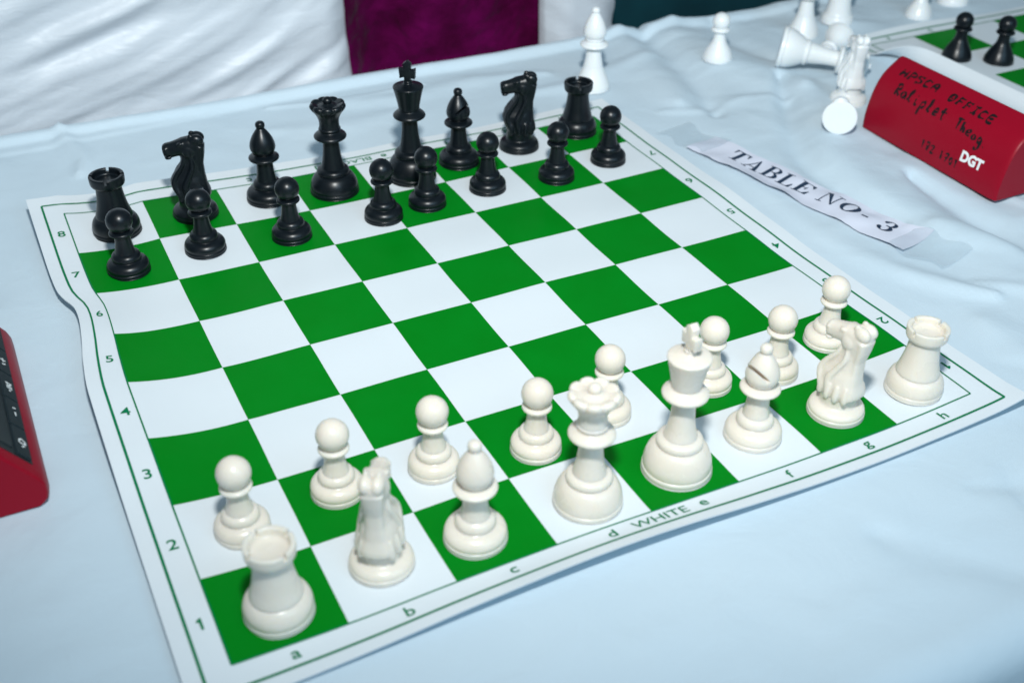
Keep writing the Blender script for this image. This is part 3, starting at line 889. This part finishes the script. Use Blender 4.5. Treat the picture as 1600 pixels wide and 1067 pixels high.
def make_clock(loc, label):
    root = empty('chess_clock', loc)
    tag(root, label, 'chess clock', 'red digital chess clocks')
    sec = clock_section(); n = len(sec)
    V, F = [], []
    c = np.array((30.0, 24.0))
    # stations along the length: rounded ends
    st = [(0, .93), (1.0, .97), (2.6, .99), (5, 1.0), (CL - 6.5, 1.0), (CL - 2.5, .965), (CL - .8, .945), (CL, .91)]
    for s, k in st:
        for q in sec:
            qq = c + (np.array(q) - c) * (1 - (1 - k) * .7)
            V.append((qq[0] * 1e-3, -s * 1e-3, max(qq[1] - (24 - 24 * (1 - (1 - k) * .7)) * 0, 0.4) * 1e-3 if q[1] > .5 else .0004))
    for i in range(len(st) - 1):
        for k in range(n):
            k2 = (k + 1) % n
            F.append((i * n + k, i * n + k2, (i + 1) * n + k2, (i + 1) * n + k))
    F.append(tuple(range(n - 1, -1, -1))); F.append(tuple((len(st) - 1) * n + k for k in range(n)))
    body = mesh_obj('body', V, F, 'red', root, True, 32)
    bm = bmesh.new(); bm.from_mesh(body.data); bmesh.ops.recalc_face_normals(bm, faces=bm.faces); bm.to_mesh(body.data); bm.free()
    # dark front panel
    def slab(s0, s1, t0, t1, o0, o1, name, m, par):
        vs = []
        for s, t in ((s0, t0), (s1, t0), (s1, t1), (s0, t1)):
            vs.append(clock_slope(s, t, o0))
        ins = .5
        for s, t in ((s0 + ins, t0 + ins), (s1 - ins, t0 + ins), (s1 - ins, t1 - ins), (s0 + ins, t1 - ins)):
            vs.append(clock_slope(s, t, o1))
        return mesh_obj(name, vs, [(0, 1, 5, 4), (1, 2, 6, 5), (2, 3, 7, 6), (3, 0, 4, 7), (4, 5, 6, 7)], m, par, False)
    pan = slab(6, CL - 9, .6, 44, -.3, .35, 'front_panel', 'panel', root)
    slab(12, CL - 14, 13.5, 42, .30, .8, 'display_window', 'panel', root)
    Lk = (CL - 19) / 5
    icons = [
        [[(-3, -2), (-1, 2), (1, 2)], [(2, -1), (3.4, 1.5)]],
        [[(-3, 0), (1, 0)], [(-1, -2), (-1, 2)], [(2.5, -1.5), (4.2, 1.2)]],
        [[(-3.2, -2), (-3.2, 2), (-.4, 0), (-3.2, -2)], [(.4, -2), (.4, 2)], [(2.2, -2), (2.2, 2)], [(4.4, -.6), (5, .8)]],
        [[(-1.2, 0), (2.4, 0)], [(-5.5, -1), (-4.5, 1.2)]],
        [[(-2.8, 0), (-1, 2), (1.6, 2), (1.6, -2), (-1, -2), (-2.8, 0)], [(3.2, -1.2), (4.8, 1)]],
    ]
    for k in range(5):
        s0 = 8.5 + k * Lk
        key = slab(s0, s0 + Lk - 1.2, 1.6, 12.0, .30, 1.3, 'button', 'key', root)
        sc_, tc_ = s0 + Lk / 2, 6.6
        vs, fs = [], []
        for pl in icons[k]:
            for (x0, y0), (x1, y1) in zip(pl[:-1], pl[1:]):
                d = Vector((x1 - x0, y1 - y0)); L = d.length or 1; d /= L; nn = Vector((-d.y, d.x)) * .55
                o = len(vs)
                for (x, y), sg in (((x0, y0), 1), ((x0, y0), -1), ((x1, y1), -1), ((x1, y1), 1)):
                    vs.append(clock_slope(sc_ + x + nn.x * sg, tc_ + y + nn.y * sg, 1.45))
                fs.append((o, o + 1, o + 2, o + 3))
        mesh_obj('button_symbol', vs, fs, 'print', key, False)
    # joint line of the end cap on the back
    vs, fs = [], []
    for i in range(24):
        t = 3 + i * 2.7
        for ds in (0, .5): vs.append(back_at(CL - 9 + ds - .04 * t, t, .10))
    for i in range(23): fs.append((2 * i, 2 * i + 1, 2 * i + 3, 2 * i + 2))
    return root

def write_on_back(root, text_strokes, s0, s1, t0, h, dt, width, name):
    """handwriting: strokes in unit letter boxes laid along the curved back"""
    n = len(text_strokes)
    adv = (s1 - s0) / n
    for i, strokes in enumerate(text_strokes):
        if not strokes: continue
        vs, fs = [], []
        for pl in strokes:
            pts = catmull(pl, 4) if len(pl) > 2 else [np.array(pl[0]) * (1 - f / 6) + np.array(pl[1]) * f / 6 for f in range(7)]
            o = len(vs)
            for k, q in enumerate(pts):
                a = pts[max(k - 1, 0)]; b = pts[min(k + 1, len(pts) - 1)]
                d = np.array(((b[0] - a[0]) * adv, (b[1] - a[1]) * h)); L = np.linalg.norm(d) or 1; d = d / L
                w = width * (.75 + .35 * math.sin(k * .9 + i))
                c = np.array((s0 + (i + .08 + q[0] * .84) * adv, t0 + dt * (i / n) + q[1] * h))
                for sg in (1, -1):
                    e = c + np.array((-d[1], d[0])) * w * sg / 2
                    vs.append(back_at(e[0], e[1], .14 + .01 * (len(fs) % 3)))
            for k in range(len(pts) - 1):
                a = o + 2 * k; fs.append((a, a + 1, a + 3, a + 2))
        mesh_obj(name, vs, fs, 'marker', root, False)

G = {
    'H': [[(.1, 0), (.15, 1)], [(.8, .05), (.85, 1)], [(.12, .5), (.85, .55)]],
    'P': [[(.15, -.05), (.2, 1)], [(.15, 1), (.8, .95), (.85, .6), (.2, .45)]],
    'S': [[(.9, .95), (.3, .95), (.15, .7), (.7, .45), (.75, .15), (.1, .0)]],
    'C': [[(.9, .85), (.4, .95), (.1, .5), (.3, .05), (.9, .1)]],
    'A': [[(.05, 0), (.2, .6), (.5, 1), (.8, .6), (.9, -.05)], [(.15, .42), (.85, .42)]],
    'O': [[(.5, 1), (.1, .6), (.3, .05), (.8, .2), (.8, .8), (.45, 1), (.2, .5), (.6, .4)]],
    'F': [[(.2, 0), (.25, 1)], [(.2, 1), (.95, 1)], [(.2, .55), (.8, .55)]],
    'I': [[(.2, 1), (.9, 1)], [(.55, 1), (.5, .05)], [(.1, .0), (.8, .05)]],
    'E': [[(.9, 1), (.2, .95), (.15, .05), (.9, .0)], [(.2, .5), (.8, .55)]],
    'R': [[(.2, 0), (.3, 1)], [(.05, .9), (.7, 1.05), (.8, .65), (.3, .5), (.9, .05)]],
    'a': [[(.8, .5), (.4, .6), (.1, .3), (.4, .05), (.75, .3), (.8, .5), (.85, .1), (1.0, .1)]],
    'l': [[(.1, .1), (.5, .7), (.5, 1.1), (.3, .9), (.35, .2), (.7, .05)]],
    'i': [[(.3, .55), (.35, .1), (.7, .1)], [(.35, .8), (.42, .86)]],
    'p': [[(.2, .6), (.1, -.6)], [(.2, .45), (.6, .65), (.8, .35), (.5, .1), (.2, .15)]],
    'e': [[(.1, .3), (.75, .4), (.6, .65), (.2, .5), (.2, .1), (.8, .1)]],
    't': [[(.45, 1), (.45, .1), (.7, .05)], [(.05, .6), (.95, .65)]],
    'T': [[(0, .95), (1.1, 1.05)], [(.5, 1), (.45, -.05)]],
    'h': [[(.15, 1), (.15, 0), (.3, .45), (.6, .5), (.75, .0)]],
    'o': [[(.5, .55), (.15, .35), (.35, .05), (.75, .2), (.6, .55)]],
    'g': [[(.8, .5), (.4, .6), (.15, .3), (.5, .1), (.8, .5), (.75, -.4), (.3, -.6), (.1, -.35)]],
    '.': [[(.3, .0), (.36, .06)]],
    '1': [[(.45, 1), (.42, 0)], [(.25, .8), (.45, 1)]],
    '7': [[(.1, .95), (.85, 1), (.35, 0)], [(.2, .5), (.8, .5)]],
    '2': [[(.1, .8), (.5, 1), (.75, .7), (.15, .05), (.9, .08)]],
    '/': [[(.8, 1), (.2, -.2)]],
    '0': [[(.5, .9), (.15, .5), (.45, .05), (.8, .5), (.5, .9)]],
    ' ': [],
}
def write(root, txt, s0, s1, t0, h, dt, width=2.5, name='handwriting'):
    write_on_back(root, [G[ch] for ch in txt], s0, s1, t0, h, dt, width, name)

clk = make_clock((.432, .107, cz(.45, .05) + .0005), 'red chess clock with handwriting on its curved back, beside the fallen pieces')
write(clk, 'HPSCA', 15.5, 60, 55.0, 7.2, 1.4)
write(clk, 'OFFICE', 72, 124, 54.6, 7.0, -2.0)
write(clk, 'Raliplet', 22, 83, 39.0, 9.8, -.6, 2.3)
write(clk, 'Theog.', 94, 132, 38.0, 8.2, -4.5, 2.3)
write(clk, '172 1701', 70, 113, 11.0, 6.8, -2.0, 1.9)
# white DGT mark
Vt, Ft = text_mesh('DGT', .05)
xmin = min(v[0] for v in Vt); xmax = max(v[0] for v in Vt)
vs = []
for x, y, z in Vt:
    vs.append(back_at(112.5 + (x - xmin) / (xmax - xmin) * 23.0, 17.4 + y / .72 * 8.2, .16))
mesh_obj('logo_mark', vs, Ft, 'print', clk, False)

make_clock((-.349, .078, .0008), 'red chess clock with black button panel at the left picture edge')

# ------------------------------------------------------------------ table number strip
A0 = Vector((8.70 - 4, 6.45 - 4)) * SQ; A1 = Vector((9.515 - 4, 2.68 - 4)) * SQ   # lower long edge
ax = (A1 - A0).normalized(); ay = Vector((-ax.y, ax.x))
SL = (A1 - A0).length; SWD = .037
def strip_pt(a, b, off=0.0):
    """a along the strip, b across it (metres)"""
    p = A0 + ax * a + ay * b
    wav = .0008 + .0005 * math.sin(a * 47 + .6) + .0004 * math.sin(a * 117 + b * 60 + 2) + .0005 * math.sin(b * 170 + a * 30) + .0012 * noise.noise(Vector((a * 60, b * 50, 4)))
    edge = .0016 * max(0.0, 1 - b / .010) * (.5 + .5 * math.sin(a * 43 + 4.2))
    return Vector((p.x, p.y, max(cz(p.x, p.y), 0.0) + wav + edge + .0012 + off))
def sheet(name, a0, a1, b0f, b1f, m, na=90, nb=10, parent=None, off=0.0):
    V, F = [], []
    for i in range(na + 1):
        a = a0 + (a1 - a0) * i / na
        for j in range(nb + 1):
            b = b0f(a) + (b1f(a) - b0f(a)) * j / nb
            V.append(strip_pt(a, b, off))
    for i in range(na):
        for j in range(nb):
            q = i * (nb + 1) + j; F.append((q, q + nb + 1, q + nb + 2, q + 1))
    return mesh_obj(name, V, F, m, parent)
def lowb(a): return .0008 * math.sin(a * 130) + .0006 * noise.noise(Vector((a * 200, 0, 0)))
def topb(a): return SWD + .0008 * math.sin(a * 90 + 1)
paper = sheet('paper_strip', 0, SL, lowb, topb, 'paper')
tag(paper, 'white paper strip reading TABLE NO- 3 taped to the cloth', 'paper sign')
sheet('clear_tape', SL - .014, SL + .034, lambda a: -.003 + .004 * math.sin(a * 160), lambda a: SWD * .96 + .003 * math.sin(a * 210), 'tape', 24, 10, paper, .0006)
sheet('clear_tape', -.036, .016, lambda a: .002 + .004 * math.sin(a * 190), lambda a: SWD + .004 * math.sin(a * 140), 'tape', 24, 10, paper, .0006)

def arc(cx, cy, rxo, ryo, rxi, ryi, a0, a1, n=14):
    P = []
    for k in range(n + 1):
        a = math.radians(a0 + (a1 - a0) * k / n)
        P.append(((cx + rxo * math.cos(a), cy + ryo * math.sin(a)), (cx + rxi * math.cos(a), cy + ryi * math.sin(a))))
    return [[P[k][0], P[k + 1][0], P[k + 1][1], P[k][1]] for k in range(n)]
def rect(x0, y0, x1, y1): return [[(x0, y0), (x1, y0), (x1, y1), (x0, y1)]]
SER = {
    'T': (.92, rect(.36, .04, .58, .95) + rect(.22, 0, .72, .05) + rect(.02, .94, .92, 1) + [[(.02, .94), (.02, .68), (.07, .68), (.16, .94)], [(.92, .94), (.78, .94), (.87, .68), (.92, .68)]]),
    'A': (1.0, [[(.10, .04), (.17, .04), (.50, .92), (.47, 1)], [(.62, .04), (.86, .04), (.52, 1), (.43, 1)]] + rect(.24, .30, .70, .36) + rect(0, 0, .30, .05) + rect(.52, 0, .98, .05)),
    'B': (.90, rect(.12, .04, .34, .96) + rect(0, 0, .5, .05) + rect(0, .95, .5, 1) + arc(.45, .75, .36, .25, .16, .20, -90, 90) + arc(.47, .265, .41, .265, .19, .215, -90, 90) + rect(.33, .49, .5, .54)),
    'L': (.84, rect(.12, .04, .34, .96) + rect(0, .95, .46, 1) + rect(0, 0, .80, .05) + [[(.62, .05), (.80, .05), (.82, .34), (.77, .34)]]),
    'E': (.88, rect(.12, .04, .34, .96) + rect(0, .95, .80, 1) + rect(0, 0, .82, .05) + rect(.34, .49, .56, .54) + [[(.50, .36), (.56, .36), (.56, .68), (.50, .54)], [(.62, .05), (.82, .05), (.85, .32), (.80, .32)], [(.60, .95), (.78, .70), (.82, .70), (.82, .95)]]),
    'N': (1.04, rect(.13, .04, .19, .95) + rect(.80, .0, .86, .95) + [[(.08, .99), (.34, .99), (.87, .0), (.80, .0)]] + rect(0, 0, .33, .05) + rect(0, .95, .30, 1) + rect(.66, .95, 1.0, 1)),
    'O': (1.0, arc(.48, .5, .46, .52, .24, .47, 0, 360, 32)),
    '-': (.50, rect(.08, .30, .42, .41)),
    ' ': (.34, []),
    '3': (.78, arc(.34, .74, .33, .26, .14, .21, -80, 165) + arc(.34, .26, .37, .28, .15, .23, -170, 85) + rect(.26, .48, .42, .54) + arc(.12, .76, .09, .09, .0, .0, 0, 360, 10) + arc(.10, .20, .10, .10, .0, .0, 0, 360, 10)),
}
def serif_line(txt, a0, a1, b0, cap, parent):
    tot = sum(SER[c][0] for c in txt) + .10 * len(txt)
    k = (a1 - a0) / tot; x = 0
    for c in txt:
        w, polys = SER[c]
        if polys:
            V, F = [], []
            for pi, q in enumerate(polys):
                # split each quad 2x4 so it follows the paper
                n1, n2 = 2, 3
                o = len(V)
                for i in range(n1 + 1):
                    for j in range(n2 + 1):
                        u, v = i / n1, j / n2
                        X_ = (1 - u) * (1 - v) * q[0][0] + u * (1 - v) * q[1][0] + u * v * q[2][0] + (1 - u) * v * q[3][0]
                        Y_ = (1 - u) * (1 - v) * q[0][1] + u * (1 - v) * q[1][1] + u * v * q[2][1] + (1 - u) * v * q[3][1]
                        V.append(strip_pt(a0 + (x + X_) * k, b0 + Y_ * cap, .00025 + .00001 * pi))
                for i in range(n1):
                    for j in range(n2):
                        a = o + i * (n2 + 1) + j; F.append((a, a + n2 + 1, a + n2 + 2, a + 1))
            mesh_obj('printed_letter', V, F, 'text', parent, False)
        x += w + .10
serif_line('TABLE NO- 3', .032, .200, .0135, .0172, paper)

# ------------------------------------------------------------------ what stands behind the table
def folded_back(name, x0, x1, y, z0, z1, depth, m, fold, label, cat, nx=110, nz=90, slant=0.0, group=None):
    """a padded chair back under cloth: a closed slab whose front carries the folds"""
    V, F = [], []
    for i in range(nx + 1):
        for j in range(nz + 1):
            u, w = i / nx, j / nz
            x = x0 + (x1 - x0) * u + slant * (w - .8) ; z = z0 + (z1 - z0) * w
            e = min(u, 1 - u) * (x1 - x0)
            rnd = .018 * (1 - min(1, e / .03)) ** 2
            V.append((x, y + rnd - fold(x, z), z))
    o = len(V)
    for i in range(nx + 1):
        for j in range(nz + 1):
            u, w = i / nx, j / nz
            V.append((x0 + (x1 - x0) * u + slant * (w - .8), y + depth, z0 + (z1 - z0) * w))
    N = nz + 1
    for i in range(nx):
        for j in range(nz):
            a = i * N + j
            F.append((a, a + N, a + N + 1, a + 1)); F.append((o + a, o + a + 1, o + a + N + 1, o + a + N))
    for j in range(nz):
        F.append((j, j + 1, o + j + 1, o + j)); a = nx * N + j; F.append((a, o + a, o + a + 1, a + 1))
    for i in range(nx):
        a = i * N; F.append((a, o + a, o + a + N, a + N)); a = i * N + nz; F.append((a, a + N, o + a + N, o + a))
    ob = mesh_obj(name, V, F, m, None, True, 60)
    return tag(ob, label, cat, group)

def fold_left(x, z):
    # long folds fanning up to the right
    fan = .40 + .25 * max(-.3, min(1, (x + .1) * 1.5))
    px = x + z * fan; pz = z - x * fan
    wv = .007 * noise.noise(Vector((px * 5.0, pz * 19, 1.0))) + .0065 * noise.noise(Vector((px * 8 + 3, pz * 44, 5.0))) + .0022 * noise.noise(Vector((px * 14, pz * 85, 15.0)))
    return wv + .003 * math.sin(pz * 150 + 5 * noise.noise(Vector((px * 4, pz * 10, 2.0)))) * max(0, noise.noise(Vector((px * 4 + 5, pz * 9, 12.0))) + .1)
def fold_right(x, z):
    px = x * .8 - z * .6; pz = z * .8 + x * .6
    return .010 * noise.noise(Vector((px * 4, pz * 30, 21.0))) + .004 * noise.noise(Vector((px * 8, pz * 60, 25.0)))
folded_back('covered_chair', -.62, .088, .475, -.62, .34, .07, 'satin', fold_left, 'chair under a white satin cover behind the table at left', 'chair', 190, 300, -.02, 'satin covered chairs behind the table')
folded_back('covered_chair', .316, .404, .475, -.62, .30, .03, 'satin', fold_right, 'narrow strip of white satin chair cover right of the magenta velvet', 'chair', 60, 120, -.02, 'satin covered chairs behind the table')
def fold_velvet(x, z):
    g = math.exp(-((x - .165 - z * -.05) / .035) ** 2)
    return -.03 * g + .010 * noise.noise(Vector((x * 14, z * 5, 3.3))) + .005 * noise.noise(Vector((x * 40, z * 34, 9)))
folded_back('velvet_chair', .06, .46, .585, -.62, .26, .08, 'velvet', fold_velvet, 'deep magenta crushed velvet chair back between the white covers', 'chair', 110, 110)
def fold_teal(x, z): return .010 * noise.noise(Vector((x * 9, z * 14, 40)))
folded_back('teal_chair', .405, .765, .60, -.62, .22, .08, 'teal', fold_teal, 'dark teal fabric chair back beyond the far table edge', 'chair', 70, 70)
folded_back('plum_chair', .78, 1.15, .60, -.62, .22, .08, 'maroon', fold_teal, 'dark plum fabric behind the table at the top edge', 'chair', 40, 40)
